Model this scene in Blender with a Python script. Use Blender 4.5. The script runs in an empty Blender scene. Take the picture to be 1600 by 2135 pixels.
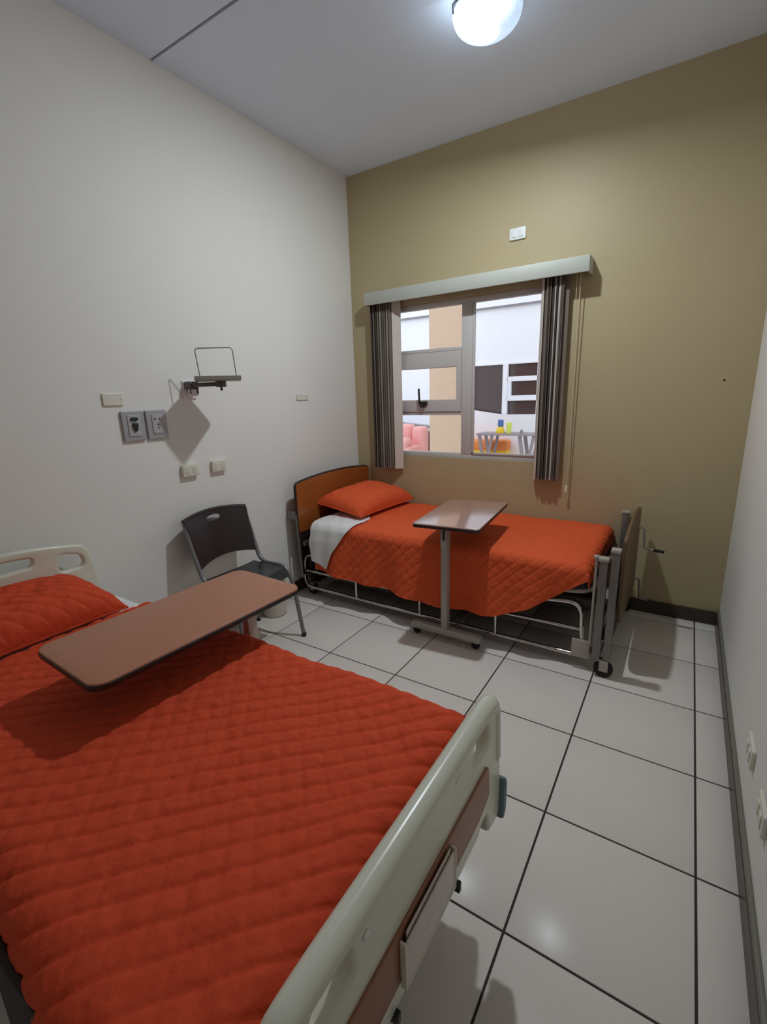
import bpy, bmesh, math, random
import numpy as np
from mathutils import Vector, Matrix, Euler

random.seed(7)
rng = np.random.RandomState(5)
scene = bpy.context.scene
COL = scene.collection
PI = math.pi

# ------------------------------------------------------------------ camera
cam_d = bpy.data.cameras.new('camera')
cam = bpy.data.objects.new('camera', cam_d)
COL.objects.link(cam)
cam.location = (2.42301, -3.33659, 1.46079)
cam.rotation_euler = (1.32487, 0.031127, 0.570148)
cam_d.sensor_fit = 'HORIZONTAL'
cam_d.sensor_width = 36.0
cam_d.lens = 972.34 * 36.0 / 1600.0
cam_d.clip_start = 0.02
scene.camera = cam

# ------------------------------------------------------------------ daylight (world), exposure
world = bpy.data.worlds.new('world')
scene.world = world
world.use_nodes = True
wb = world.node_tree.nodes['Background']
wb.inputs[0].default_value = (0.86, 0.92, 1.0, 1)
wb.inputs[1].default_value = 1.7
scene.view_settings.view_transform = 'Standard'
scene.view_settings.look = 'None'
scene.view_settings.gamma = 1.0
scene.view_settings.use_curve_mapping = False
scene.view_settings.exposure = 0.0
LAMP_W = 40.0        # down-facing lit bulb
LAMP_SIDE_W = 13.0   # what leaves the bulb sideways and upwards
LAMP_COL = (0.90, 0.96, 1.0)

scene.cycles.max_bounces = 12
scene.cycles.diffuse_bounces = 10
scene.cycles.caustics_reflective = False
scene.cycles.caustics_refractive = False
scene.cycles.use_denoising = True
scene.cycles.sample_clamp_indirect = 6.0


# ------------------------------------------------------------------ materials
def s2l(c):
    c = c / 255.0
    return c / 12.92 if c <= 0.04045 else ((c + 0.055) / 1.055) ** 2.4


def rgb(r, g, b):
    return (s2l(r), s2l(g), s2l(b), 1.0)


def mat(name, col, rough=0.5, metal=0.0, var=0.0, vscale=6.0, bump=0.0, bscale=80.0, spec=0.5,
        coat=0.0, stretch=None, emit=None, es=0.0, bdist=0.002, trans=0.0):
    m = bpy.data.materials.new(name)
    m.use_nodes = True
    nt = m.node_tree
    b = nt.nodes['Principled BSDF']
    b.inputs['Base Color'].default_value = col
    b.inputs['Roughness'].default_value = rough
    b.inputs['Metallic'].default_value = metal
    b.inputs['Specular IOR Level'].default_value = spec
    b.inputs['Coat Weight'].default_value = coat
    b.inputs['Coat Roughness'].default_value = 0.12
    if trans:
        b.inputs['Transmission Weight'].default_value = trans
    if emit:
        b.inputs['Emission Color'].default_value = emit
        b.inputs['Emission Strength'].default_value = es
    tc = nt.nodes.new('ShaderNodeTexCoord')
    src = tc.outputs['Object']
    if stretch:
        mp = nt.nodes.new('ShaderNodeMapping')
        mp.inputs['Scale'].default_value = stretch
        nt.links.new(src, mp.inputs['Vector'])
        src = mp.outputs['Vector']
    if var:
        n = nt.nodes.new('ShaderNodeTexNoise')
        n.inputs['Scale'].default_value = vscale
        n.inputs['Detail'].default_value = 5
        nt.links.new(src, n.inputs['Vector'])
        mx = nt.nodes.new('ShaderNodeMix')
        mx.data_type = 'RGBA'
        mx.inputs['A'].default_value = tuple(max(0, c * (1 - var)) for c in col[:3]) + (1,)
        mx.inputs['B'].default_value = tuple(min(1, c * (1 + var)) for c in col[:3]) + (1,)
        nt.links.new(n.outputs['Fac'], mx.inputs['Factor'])
        nt.links.new(mx.outputs['Result'], b.inputs['Base Color'])
    if bump:
        n2 = nt.nodes.new('ShaderNodeTexNoise')
        n2.inputs['Scale'].default_value = bscale
        n2.inputs['Detail'].default_value = 4
        nt.links.new(tc.outputs['Object'], n2.inputs['Vector'])
        bp = nt.nodes.new('ShaderNodeBump')
        bp.inputs['Strength'].default_value = bump
        bp.inputs['Distance'].default_value = bdist
        nt.links.new(n2.outputs['Fac'], bp.inputs['Height'])
        nt.links.new(bp.outputs['Normal'], b.inputs['Normal'])
    return m


M = {}
M['white_wall'] = mat('white_wall_paint', rgb(228, 226, 220), 0.62, var=0.02, vscale=1.2, bump=0.15, bscale=140, spec=0.3)
M['tan_wall'] = mat('tan_wall_paint', rgb(180, 165, 129), 0.5, var=0.03, vscale=1.5, bump=0.15, bscale=140, spec=0.35)
M['ceiling'] = mat('ceiling_paint', rgb(226, 238, 255), 0.7, var=0.03, vscale=1.0, bump=0.1, bscale=90, spec=0.2)
M['joint'] = mat('ceiling_joint', rgb(35, 36, 38), 0.8)
M['tile'] = mat('porcelain_tile', rgb(220, 213, 205), 0.24, var=0.035, vscale=7, spec=0.1)
M['grout'] = mat('dark_grout', rgb(58, 48, 42), 0.85, var=0.1)
M['base_dark'] = mat('dark_baseboard_tile', rgb(62, 50, 40), 0.35, var=0.15, vscale=12)
M['base_grey'] = mat('grey_baseboard_top', rgb(118, 116, 104), 0.5, var=0.05)
M['alu'] = mat('window_aluminium', rgb(196, 192, 188), 0.4, metal=0.0, var=0.03)
M['dark_metal'] = mat('dark_metal', rgb(60, 58, 56), 0.35, metal=0.6)
M['black_plastic'] = mat('black_plastic', rgb(16, 15, 15), 0.4)
M['rubber'] = mat('black_rubber', rgb(20, 19, 19), 0.7)
M['valance'] = mat('valance_board', rgb(178, 180, 170), 0.5, var=0.03)
M['vane_brown'] = mat('brown_vane_fabric', rgb(118, 104, 94), 0.85, var=0.2, vscale=90, stretch=(1, 1, 0.01), bump=0.2, bscale=300)
M['vane_grey'] = mat('grey_vane_fabric', rgb(152, 146, 136), 0.85, var=0.2, vscale=90, stretch=(1, 1, 0.01), bump=0.2, bscale=300)
M['vane_dark'] = mat('dark_vane_fabric', rgb(72, 64, 58), 0.85, var=0.25, vscale=90, stretch=(1, 1, 0.01), bump=0.2, bscale=300)
M['vane_pale'] = mat('pale_vane_fabric', rgb(206, 196, 186), 0.8, var=0.05)
M['cord'] = mat('cord_plastic', rgb(196, 178, 148), 0.5)
M['plate'] = mat('ivory_plate_plastic', rgb(218, 214, 200), 0.35)
M['plate_white'] = mat('white_plate_plastic', rgb(226, 230, 228), 0.35)
M['slot'] = mat('socket_slot', rgb(172, 168, 156), 0.6)
M['steel_panel'] = mat('brushed_steel', rgb(168, 166, 170), 0.4, metal=0.3, var=0.05, vscale=40, stretch=(1, 1, 12))
M['panel_inset'] = mat('grey_inset', rgb(176, 172, 172), 0.45)
M['green'] = mat('dark_green_plastic', rgb(20, 44, 34), 0.35)
M['shelf_grey'] = mat('grey_shelf_paint', rgb(150, 144, 134), 0.45, metal=0.2)
M['shelf_dark'] = mat('dark_bracket_paint', rgb(98, 90, 84), 0.45, metal=0.3)
M['wire'] = mat('steel_wire', rgb(140, 136, 130), 0.35, metal=0.7)
M['gloss_white'] = mat('glossy_white_plastic', rgb(232, 224, 228), 0.2)
M['orange'] = mat('orange_quilt', rgb(214, 88, 48), 0.8, var=0.12, vscale=40, bump=0.55, bscale=55, bdist=0.006, spec=0.2)
M['red_quilt'] = mat('red_orange_quilt', rgb(206, 74, 42), 0.8, var=0.12, vscale=40, bump=0.6, bscale=45, bdist=0.006, spec=0.2)
M['sheet'] = mat('white_sheet', rgb(226, 226, 224), 0.85, var=0.02, bump=0.3, bscale=25, bdist=0.004, spec=0.2)
M['bed_white'] = mat('ivory_bed_plastic', rgb(212, 213, 196), 0.26, var=0.02, vscale=4, spec=0.5)
M['bed_brown'] = mat('brown_panel_laminate', rgb(146, 98, 74), 0.4, var=0.08, vscale=10, stretch=(1, 0.15, 3))
M['blue_grey'] = mat('blue_grey_bumper', rgb(96, 116, 124), 0.45)
M['acrylic'] = mat('cloudy_acrylic', rgb(200, 192, 180), 0.3, var=0.12, vscale=22)
M['paper'] = mat('form_paper', rgb(206, 196, 186), 0.7, var=0.1, vscale=30)
M['frame_grey'] = mat('grey_bed_steel', rgb(126, 122, 118), 0.35, metal=0.5, var=0.05)
M['frame_dark'] = mat('dark_bed_steel', rgb(60, 54, 50), 0.5, metal=0.3)
M['rail_brown'] = mat('dark_brown_rail', rgb(30, 15, 13), 0.6)
M['frame_beige'] = mat('beige_bed_steel', rgb(176, 168, 158), 0.4, metal=0.2)
M['chrome'] = mat('chrome_tube', rgb(206, 202, 196), 0.18, metal=1.0)
M['mattress_dark'] = mat('dark_mattress_vinyl', rgb(24, 17, 17), 0.6)
M['head_wood'] = mat('orange_brown_headboard_wood', rgb(150, 82, 34), 0.3, var=0.18, vscale=5, stretch=(6, 1, 8), coat=0.2)
M['edge_dark'] = mat('dark_edge_band', rgb(40, 26, 22), 0.4)
M['foot_wood'] = mat('brown_footboard_wood', rgb(104, 80, 55), 0.45, var=0.12, vscale=5, stretch=(6, 1, 8))
M['laminate'] = mat('walnut_laminate', rgb(176, 118, 90), 0.36, var=0.13, vscale=9, stretch=(7, 0.8, 1), spec=0.4)
M['laminate2'] = mat('reddish_laminate', rgb(158, 116, 104), 0.2, var=0.1, vscale=9, stretch=(7, 0.8, 1), spec=0.7, coat=1.0)
M['table_grey'] = mat('grey_table_enamel', rgb(168, 164, 156), 0.4, metal=0.15)
M['table_brown'] = mat('beige_table_enamel', rgb(176, 160, 148), 0.4, metal=0.1)
M['chair_brown'] = mat('dark_brown_chair_plastic', rgb(36, 23, 22), 0.34)
M['seat_black'] = mat('black_seat_plastic', rgb(38, 38, 42), 0.22)
M['chair_tube'] = mat('grey_chair_tube', rgb(128, 128, 130), 0.35, metal=0.4)
M['bin'] = mat('cream_bin_plastic', rgb(206, 198, 182), 0.4)
M['lamp_base'] = mat('white_lamp_base', rgb(224, 226, 230), 0.4)
M['clip'] = mat('lamp_clip_metal', rgb(90, 88, 90), 0.4, metal=0.6)
M['out_white'] = mat('outside_white_paint', rgb(240, 241, 246), 0.7, var=0.01)
M['out_beige'] = mat('outside_beige_paint', rgb(204, 176, 150), 0.7, var=0.02)
M['out_floor'] = mat('outside_floor_tile', rgb(228, 224, 220), 0.4)
M['out_grey'] = mat('outside_grey_coping', rgb(150, 148, 152), 0.6)
M['out_brown'] = mat('outside_brown_door', rgb(140, 122, 116), 0.6)
M['dark_glass'] = mat('dark_window_glass', rgb(78, 60, 58), 0.12, var=0.25, vscale=1.4, spec=0.4)
M['sofa'] = mat('pink_sofa_leather', rgb(236, 170, 166), 0.5, var=0.04)
M['out_orange'] = mat('orange_seat_leather', rgb(236, 140, 70), 0.5, var=0.08)
M['out_yellow'] = mat('yellow_plastic', rgb(246, 206, 40), 0.4)
M['out_blue'] = mat('blue_plastic', rgb(86, 120, 186), 0.4)
M['out_lime'] = mat('lime_plastic', rgb(226, 240, 110), 0.4)
M['out_table'] = mat('grey_table_wood', rgb(150, 142, 146), 0.5)


def glass_mat():
    m = bpy.data.materials.new('window_glass')
    m.use_nodes = True
    nt = m.node_tree
    nt.nodes.clear()
    out = nt.nodes.new('ShaderNodeOutputMaterial')
    t = nt.nodes.new('ShaderNodeBsdfTransparent')
    t.inputs[0].default_value = (0.97, 0.98, 0.99, 1)
    g = nt.nodes.new('ShaderNodeBsdfGlossy')
    g.inputs['Roughness'].default_value = 0.02
    f = nt.nodes.new('ShaderNodeFresnel')
    f.inputs[0].default_value = 1.35
    mx = nt.nodes.new('ShaderNodeMixShader')
    nt.links.new(f.outputs[0], mx.inputs[0])
    nt.links.new(t.outputs[0], mx.inputs[1])
    nt.links.new(g.outputs[0], mx.inputs[2])
    nt.links.new(mx.outputs[0], out.inputs[0])
    return m


def bowl_mat():
    # frosted glass bowl: lets the bulb's light through, glows a little itself
    m = bpy.data.materials.new('frosted_lamp_glass')
    m.use_nodes = True
    nt = m.node_tree
    nt.nodes.clear()
    out = nt.nodes.new('ShaderNodeOutputMaterial')
    t = nt.nodes.new('ShaderNodeBsdfTransparent')
    t.inputs[0].default_value = (0.95, 0.98, 1, 1)
    d = nt.nodes.new('ShaderNodeBsdfTranslucent')
    d.inputs[0].default_value = (0.85, 0.92, 1, 1)
    df = nt.nodes.new('ShaderNodeBsdfDiffuse')
    df.inputs[0].default_value = (0.8, 0.88, 0.97, 1)
    mx0 = nt.nodes.new('ShaderNodeMixShader')
    mx0.inputs[0].default_value = 0.5
    mx = nt.nodes.new('ShaderNodeMixShader')
    mx.inputs[0].default_value = 0.36
    nt.links.new(d.outputs[0], mx0.inputs[1])
    nt.links.new(df.outputs[0], mx0.inputs[2])
    nt.links.new(t.outputs[0], mx.inputs[1])
    nt.links.new(mx0.outputs[0], mx.inputs[2])
    nt.links.new(mx.outputs[0], out.inputs[0])
    return m


def emit_mat(name, col, s):
    m = bpy.data.materials.new(name)
    m.use_nodes = True
    nt = m.node_tree
    nt.nodes.clear()
    out = nt.nodes.new('ShaderNodeOutputMaterial')
    e = nt.nodes.new('ShaderNodeEmission')
    e.inputs[0].default_value = col
    e.inputs[1].default_value = s
    nt.links.new(e.outputs[0], out.inputs[0])
    return m


M['glass'] = glass_mat()
M['bowl'] = bowl_mat()
M['bulb'] = emit_mat('lit_bulb', (0.93, 0.97, 1, 1), 12.0)


# ------------------------------------------------------------------ geometry buffer
class G:
    def __init__(self):
        self.v = []
        self.f = []

    def add(self, vs, fs):
        o = len(self.v)
        self.v += [tuple(p) for p in vs]
        self.f += [tuple(i + o for i in f) for f in fs]
        return self

    def bm(self, b, mtx=None):
        if mtx is not None:
            bmesh.ops.transform(b, matrix=mtx, verts=b.verts)
        b.verts.index_update()
        self.add([v.co[:] for v in b.verts], [[v.index for v in f.verts] for f in b.faces])
        b.free()
        return self

    def box(self, x0, x1, y0, y1, z0, z1, bev=0.0, seg=2, rot=None):
        b = bmesh.new()
        bmesh.ops.create_cube(b, size=1)
        bmesh.ops.scale(b, vec=(abs(x1 - x0), abs(y1 - y0), abs(z1 - z0)), verts=b.verts)
        if bev:
            bmesh.ops.bevel(b, geom=b.edges[:], offset=bev, segments=seg, profile=0.5, affect='EDGES')
        m = Matrix.Translation(((x0 + x1) / 2, (y0 + y1) / 2, (z0 + z1) / 2))
        if rot is not None:
            m = m @ rot
        return self.bm(b, m)

    def bar(self, a, b_, w, h, bev=0.0):
        """rectangular bar from a to b, w sideways, h upwards"""
        a = Vector(a); b_ = Vector(b_)
        d = b_ - a
        L = d.length
        q = d.to_track_quat('X', 'Z')
        b = bmesh.new()
        bmesh.ops.create_cube(b, size=1)
        bmesh.ops.scale(b, vec=(L, w, h), verts=b.verts)
        if bev:
            bmesh.ops.bevel(b, geom=b.edges[:], offset=bev, segments=2, profile=0.5, affect='EDGES')
        return self.bm(b, Matrix.Translation((a + b_) / 2) @ q.to_matrix().to_4x4())

    def tube(self, pts, r, n=10, closed=False, flat=1.0):
        P = [Vector(p) for p in pts]
        k = len(P)
        rs = r if isinstance(r, (list, tuple)) else [r] * k
        vs = []
        up = None
        for i in range(k):
            if closed:
                t = (P[(i + 1) % k] - P[i - 1])
            else:
                t = P[min(i + 1, k - 1)] - P[max(i - 1, 0)]
            t.normalize()
            if up is None:
                up = Vector((0, 0, 1)) if abs(t.z) < 0.9 else Vector((1, 0, 0))
            side = t.cross(up)
            if side.length < 1e-6:
                side = t.orthogonal()
            side.normalize()
            up = side.cross(t).normalized()
            for j in range(n):
                a = 2 * PI * j / n
                vs.append(P[i] + side * (math.cos(a) * rs[i]) + up * (math.sin(a) * rs[i] * flat))
        fs = []
        for i in range(k if closed else k - 1):
            i2 = (i + 1) % k
            for j in range(n):
                j2 = (j + 1) % n
                fs.append((i * n + j, i * n + j2, i2 * n + j2, i2 * n + j))
        if not closed:
            fs.append(tuple(range(n))[::-1])
            fs.append(tuple((k - 1) * n + j for j in range(n)))
        return self.add(vs, fs)

    def lathe(self, prof, c=(0, 0, 0), n=24, axis='Z'):
        vs = []
        fs = []
        k = len(prof)
        for (r, h) in prof:
            for j in range(n):
                a = 2 * PI * j / n
                x, y = r * math.cos(a), r * math.sin(a)
                p = (x, y, h) if axis == 'Z' else ((h, x, y) if axis == 'X' else (x, h, y))
                vs.append((p[0] + c[0], p[1] + c[1], p[2] + c[2]))
        for i in range(k - 1):
            for j in range(n):
                j2 = (j + 1) % n
                fs.append((i * n + j, i * n + j2, (i + 1) * n + j2, (i + 1) * n + j))
        if prof[0][0] > 1e-5:
            fs.append(tuple(range(n))[::-1])
        if prof[-1][0] > 1e-5:
            fs.append(tuple((k - 1) * n + j for j in range(n)))
        return self.add(vs, fs)

    def flat(self, outlines, depth, bev=0.0, mtx=None, res=2):
        """2D outlines (first the outer, then holes) extruded to +-depth/2 in local z"""
        cu = bpy.data.curves.new('tmp', 'CURVE')
        cu.dimensions = '2D'
        cu.fill_mode = 'BOTH'
        cu.extrude = depth / 2 - bev
        cu.bevel_depth = bev
        cu.bevel_resolution = res
        if bev:
            cu.offset = -bev
        for ol in outlines:
            s = cu.splines.new('POLY')
            s.points.add(len(ol) - 1)
            for p, q in zip(s.points, ol):
                p.co = (q[0], q[1], 0, 1)
            s.use_cyclic_u = True
        ob = bpy.data.objects.new('tmp', cu)
        COL.objects.link(ob)
        dg = bpy.context.evaluated_depsgraph_get()
        me = bpy.data.meshes.new_from_object(ob.evaluated_get(dg))
        bpy.data.objects.remove(ob)
        bpy.data.curves.remove(cu)
        b = bmesh.new()
        b.from_mesh(me)
        bpy.data.meshes.remove(me)
        bmesh.ops.remove_doubles(b, verts=b.verts, dist=1e-5)
        return self.bm(b, mtx)

    def grid(self, P, closed_u=False):
        """P: array (nu, nv, 3)"""
        nu, nv = P.shape[:2]
        vs = P.reshape(-1, 3).tolist()
        fs = []
        for i in range(nu - 1 + (1 if closed_u else 0)):
            i2 = (i + 1) % nu
            for j in range(nv - 1):
                fs.append((i * nv + j, i2 * nv + j, i2 * nv + j + 1, i * nv + j + 1))
        return self.add(vs, fs)

    def move(self, mtx):
        self.v = [tuple(mtx @ Vector(p)) for p in self.v]
        return self


def rr(w, h, r, n=5, cx=0.0, cy=0.0):
    """rounded rectangle outline"""
    pts = []
    for (sx, sy, a0) in ((1, 1, 0), (-1, 1, 90), (-1, -1, 180), (1, -1, 270)):
        for k in range(n + 1):
            a = math.radians(a0 + 90 * k / n)
            pts.append((cx + sx * (w / 2 - r) + r * math.cos(a), cy + sy * (h / 2 - r) + r * math.sin(a)))
    return pts


def ell(w, h, n=24, cx=0, cy=0, p=2.0):
    o = []
    for k in range(n):
        a = 2 * PI * k / n
        c, s = math.cos(a), math.sin(a)
        o.append((cx + w / 2 * math.copysign(abs(c) ** (2 / p), c), cy + h / 2 * math.copysign(abs(s) ** (2 / p), s)))
    return o


def rpath(pts, r, n=6):
    """polyline with rounded corners"""
    P = [Vector(p) for p in pts]
    out = [P[0]]
    for i in range(1, len(P) - 1):
        a, b, c = P[i - 1], P[i], P[i + 1]
        d1 = (a - b); d2 = (c - b)
        t = min(r, d1.length * 0.49, d2.length * 0.49)
        p1 = b + d1.normalized() * t
        p2 = b + d2.normalized() * t
        for k in range(n + 1):
            s = k / n
            out.append(p1 * (1 - s) ** 2 + b * 2 * s * (1 - s) + p2 * s * s)
    out.append(P[-1])
    return out


def round2d(pts, r, n=5):
    """closed 2D polygon with rounded corners; r may be a list"""
    k = len(pts)
    out = []
    for i in range(k):
        a, b, c = (Vector(pts[i - 1]), Vector(pts[i]), Vector(pts[(i + 1) % k]))
        ri = r[i] if isinstance(r, (list, tuple)) else r
        d1 = a - b; d2 = c - b
        t = min(ri, d1.length * 0.49, d2.length * 0.49)
        if t < 1e-4:
            out.append(tuple(b)); continue
        p1 = b + d1.normalized() * t
        p2 = b + d2.normalized() * t
        for q in range(n + 1):
            s = q / n
            out.append(tuple(p1 * (1 - s) ** 2 + b * 2 * s * (1 - s) + p2 * s * s))
    return out


YZ = Matrix(((0, 0, 1, 0), (1, 0, 0, 0), (0, 1, 0, 0), (0, 0, 0, 1)))   # 2D (a,b) -> (x=depth, y=a, z=b)
XZ = Matrix(((1, 0, 0, 0), (0, 0, -1, 0), (0, 1, 0, 0), (0, 0, 0, 1)))  # 2D (a,b) -> (x=a, y=-depth, z=b)

ORG = {}


def thing(name, label, cat, loc=(0, 0, 0), rotz=0.0, group=None, world=True, kind=None):
    o = bpy.data.objects.new(name, None)
    o.empty_display_size = 0.05
    COL.objects.link(o)
    o.location = loc
    o.rotation_euler = (0, 0, rotz)
    if label:
        o['label'] = label
    if cat:
        o['category'] = cat
    if group:
        o['group'] = group
    if kind:
        o['kind'] = kind
    ORG[o.name] = Vector(loc) if world else Vector((0, 0, 0))
    return o


def part(name, g, m, parent=None, smooth=40, label=None, kind=None):
    """link one mesh object; under a parent the geometry is shifted to the parent's origin"""
    off = ORG.get(parent.name, Vector((0, 0, 0))) if parent else Vector((0, 0, 0))
    me = bpy.data.meshes.new(name)
    vs = [(p[0] - off.x, p[1] - off.y, p[2] - off.z) for p in g.v]
    me.from_pydata(vs, [], g.f)
    me.update()
    if smooth:
        b = bmesh.new()
        b.from_mesh(me)
        bmesh.ops.recalc_face_normals(b, faces=b.faces)
        b.to_mesh(me)
        b.free()
        me.shade_smooth()
        me.set_sharp_from_angle(angle=math.radians(smooth))
    me.materials.append(M[m] if isinstance(m, str) else m)
    o = bpy.data.objects.new(name, me)
    COL.objects.link(o)
    if parent:
        o.parent = parent
        ORG[o.name] = off
    if label:
        o['label'] = label
    if kind:
        o['kind'] = kind
    return o


def solo(name, g, m, label, cat, group=None, smooth=40):
    """a thing that is one mesh; origin at its base centre"""
    A = np.array(g.v)
    c = Vector(((A[:, 0].min() + A[:, 0].max()) / 2, (A[:, 1].min() + A[:, 1].max()) / 2, A[:, 2].min()))
    g.v = [(p[0] - c.x, p[1] - c.y, p[2] - c.z) for p in g.v]
    o = part(name, g, m, None, smooth)
    o.location = c
    o['label'] = label
    o['category'] = cat
    if group:
        o['group'] = group
    return o


def struct(name, g, m, smooth=0, parent=None, label=None):
    o = part(name, g, m, parent, smooth, label)
    if not parent:
        o['kind'] = 'structure'
    return o


# ================================================================== ROOM SHELL
W, H, YF = 2.708, 3.096, -4.9
T = 0.45

# floor: dark grout bed with every tile a piece of its own
floor = struct('floor', G().box(-0.1, W + 0.1, YF - 0.1, 0.0, -0.06, -0.004), 'grout')
xs = [2.5897 - T * k for k in range(0, 7)]
ys = [-0.1087 - T * k for k in range(0, 12)]
xe = sorted(set([0.0, W] + [x for x in xs if 0 < x < W]))
ye = sorted(set([0.0, YF] + [y for y in ys if YF < y < 0]))
gr = 0.0035
cache = {}
for i in range(len(xe) - 1):
    for j in range(len(ye) - 1):
        w = xe[i + 1] - xe[i]
        d = ye[j + 1] - ye[j]
        key = (round(w, 3), round(d, 3))
        if key not in cache:
            g = G().flat([[(-w / 2 + gr, -d / 2 + gr), (w / 2 - gr, -d / 2 + gr), (w / 2 - gr, d / 2 - gr), (-w / 2 + gr, d / 2 - gr)]], 0.006, 0.0012, res=1)
            o = part('tile', g, 'tile', floor, 30)
            cache[key] = o.data
        else:
            o = bpy.data.objects.new('tile', cache[key])
            COL.objects.link(o)
            o.parent = floor
        o.location = ((xe[i] + xe[i + 1]) / 2, (ye[j] + ye[j + 1]) / 2, -0.003)

# walls
struct('wall_left', G().box(-0.12, 0.0, YF - 0.1, 0.15, -0.06, H + 0.1), 'white_wall')
struct('wall_right', G().box(W, W + 0.12, YF - 0.1, 0.15, -0.06, H + 0.1), 'white_wall')
struct('wall_front', G().box(0.0, W, YF - 0.1, YF, -0.06, H + 0.1), 'white_wall')
WX0, WX1, WZ0, WZ1 = 0.335, 1.665, 0.965, 2.115
wg = G()
wg.flat([[(-0.0, -0.06), (W, -0.06), (W, H + 0.1), (0.0, H + 0.1)], [(WX0, WZ0), (WX0, WZ1), (WX1, WZ1), (WX1, WZ0)]], 0.14, 0, Matrix.Translation((0, 0.07, 0)) @ XZ)
struct('wall_back', wg, 'tan_wall')

# ceiling: slab and two panels with an open dark joint between them
ceil = struct('ceiling', G().box(-0.1, W + 0.1, YF - 0.1, 0.14, H + 0.012, H + 0.1), 'joint')
SY = -1.593
part('panel', G().box(0, W, SY + 0.006, 0.0, H, H + 0.013), 'ceiling', ceil, 0)
part('panel', G().box(0, W, YF, SY - 0.006, H + 0.002, H + 0.013), 'ceiling', ceil, 0)

# baseboards
def base(name, x0, x1, y0, y1, topm=True, dirn=None):
    b = struct(name, G().box(x0, x1, y0, y1, 0.0, 0.088, 0.002), 'base_dark')
    return b

base('baseboard_back', 0.0, W, -0.012, 0.0)
base('baseboard_left', 0.0, 0.012, YF, -0.012)
br = base('baseboard_right', W - 0.013, W, YF, -0.012)
part('coping', G().box(W - 0.011, W, YF, -0.012, 0.088, 0.118, 0.003), 'base_grey', br, 30)

# ================================================================== WINDOW
win = thing('window_1', None, None, (1.0, 0.05, WZ0), kind='structure')
fy0, fy1 = 0.02, 0.075
fr = G()
fr.box(WX0, WX1, fy0, fy1, WZ0, 1.004, 0.003)
fr.box(WX0, WX1, fy0, fy1, 2.080, WZ1, 0.003)
fr.box(WX0, 0.375, fy0, fy1, 1.0, 2.085, 0.003)
fr.box(1.625, WX1, fy0, fy1, 1.0, 2.085, 0.003)
fr.box(0.966, 1.050, fy0 - 0.004, fy1, 1.0, 2.085, 0.004)
fr.box(0.37, 0.97, fy0, fy1, 1.765, 1.79, 0.003)
fr.box(0.37, 0.97, fy0, fy1, 1.295, 1.32, 0.003)
part('frame', fr, 'alu', win, 30)
sash = G().flat([[(0.378, 1.322), (0.964, 1.322), (0.964, 1.763), (0.378, 1.763)], [(0.418, 1.412), (0.418, 1.648), (0.926, 1.648), (0.926, 1.412)]], 0.05, 0.004, Matrix.Translation((0, 0.035, 0)) @ XZ)
sash = part('sash', sash, 'alu', win, 30)
hd = G()
hd.box(0.615, 0.685, -0.008, 0.012, 1.375, 1.402, 0.003)
hd.tube(rpath([(0.635, 0.0, 1.39), (0.635, -0.03, 1.395), (0.632, -0.034, 1.50)], 0.012), 0.008, 8)
hd.box(0.63, 0.668, -0.02, 0.0, 1.355, 1.38, 0.003)
part('handle', hd, 'dark_metal', sash, 40)
for nm, x0, x1, z0, z1, yy, par in (('pane', 0.37, 0.97, 1.788, 2.083, 0.05, win), ('pane', 0.37, 0.97, 1.0, 1.297, 0.05, win), ('pane', 1.048, 1.63, 1.0, 2.083, 0.05, win), ('pane', 0.41, 0.93, 1.405, 1.655, 0.036, sash)):
    part(nm, G().box(x0, x1, yy - 0.002, yy + 0.002, z0, z1), 'glass', par, 0)
sill = G()
sill.box(1.052, 1.625, 0.012, 0.03, 1.002, 1.016, 0.003)
sill.box(1.052, 1.07, 0.012, 0.03, 1.002, 2.08, 0.003)
part('glazing_bead', sill, 'alu', win, 30)

# vertical blind: valance, stacked vanes, cord
bl = thing('vertical_blind', 'vertical blind with off-white valance and brown-grey vanes pushed aside on tan wall', 'blind', (1.017, 0.0, 2.14))
vg = G()
vg.box(0.214, 1.836, -0.135, -0.123, 2.132, 2.223, 0.003)
vg.box(0.214, 0.226, -0.123, 0.0, 2.132, 2.223, 0.003)
vg.box(1.824, 1.836, -0.123, 0.0, 2.132, 2.223, 0.003)
vg.box(0.214, 1.836, -0.123, 0.0, 2.213, 2.223, 0.002)
part('valance', vg, 'valance', bl, 30)
part('head_rail', G().box(0.23, 1.80, -0.07, -0.025, 2.165, 2.2, 0.004), 'alu', bl, 30)


def vane(x, ang, z0, m, w=0.09):
    n = 7
    P = []
    for k in range(n):
        s = (k / (n - 1) - 0.5) * w
        bow = 0.006 * (1 - (2 * k / (n - 1) - 1) ** 2)
        P.append((s, bow))
    vs = []
    fs = []
    ca, sa = math.cos(ang), math.sin(ang)
    for z in (z0, 2.165):
        for (a, b) in P:
            for t in (-0.0006, 0.0006):
                vs.append((x + ca * a - sa * (b + t), -0.05 + sa * a + ca * (b + t), z))
    for k in range(n - 1):
        for lo in (0, 1):
            i = 2 * k + lo
            fs.append((i, i + 2, 2 * n + i + 2, 2 * n + i))
        fs.append((2 * k, 2 * k + 1, 2 * k + 3, 2 * k + 2))
        fs.append((2 * n + 2 * k, 2 * n + 2 * k + 1, 2 * n + 2 * k + 3, 2 * n + 2 * k + 2))
    fs.append((0, 1, 2 * n + 1, 2 * n))
    e = 2 * n - 2
    fs.append((e, e + 1, 2 * n + e + 1, 2 * n + e))
    part('vane', G().add(vs, fs), m, bl, 60)


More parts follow.
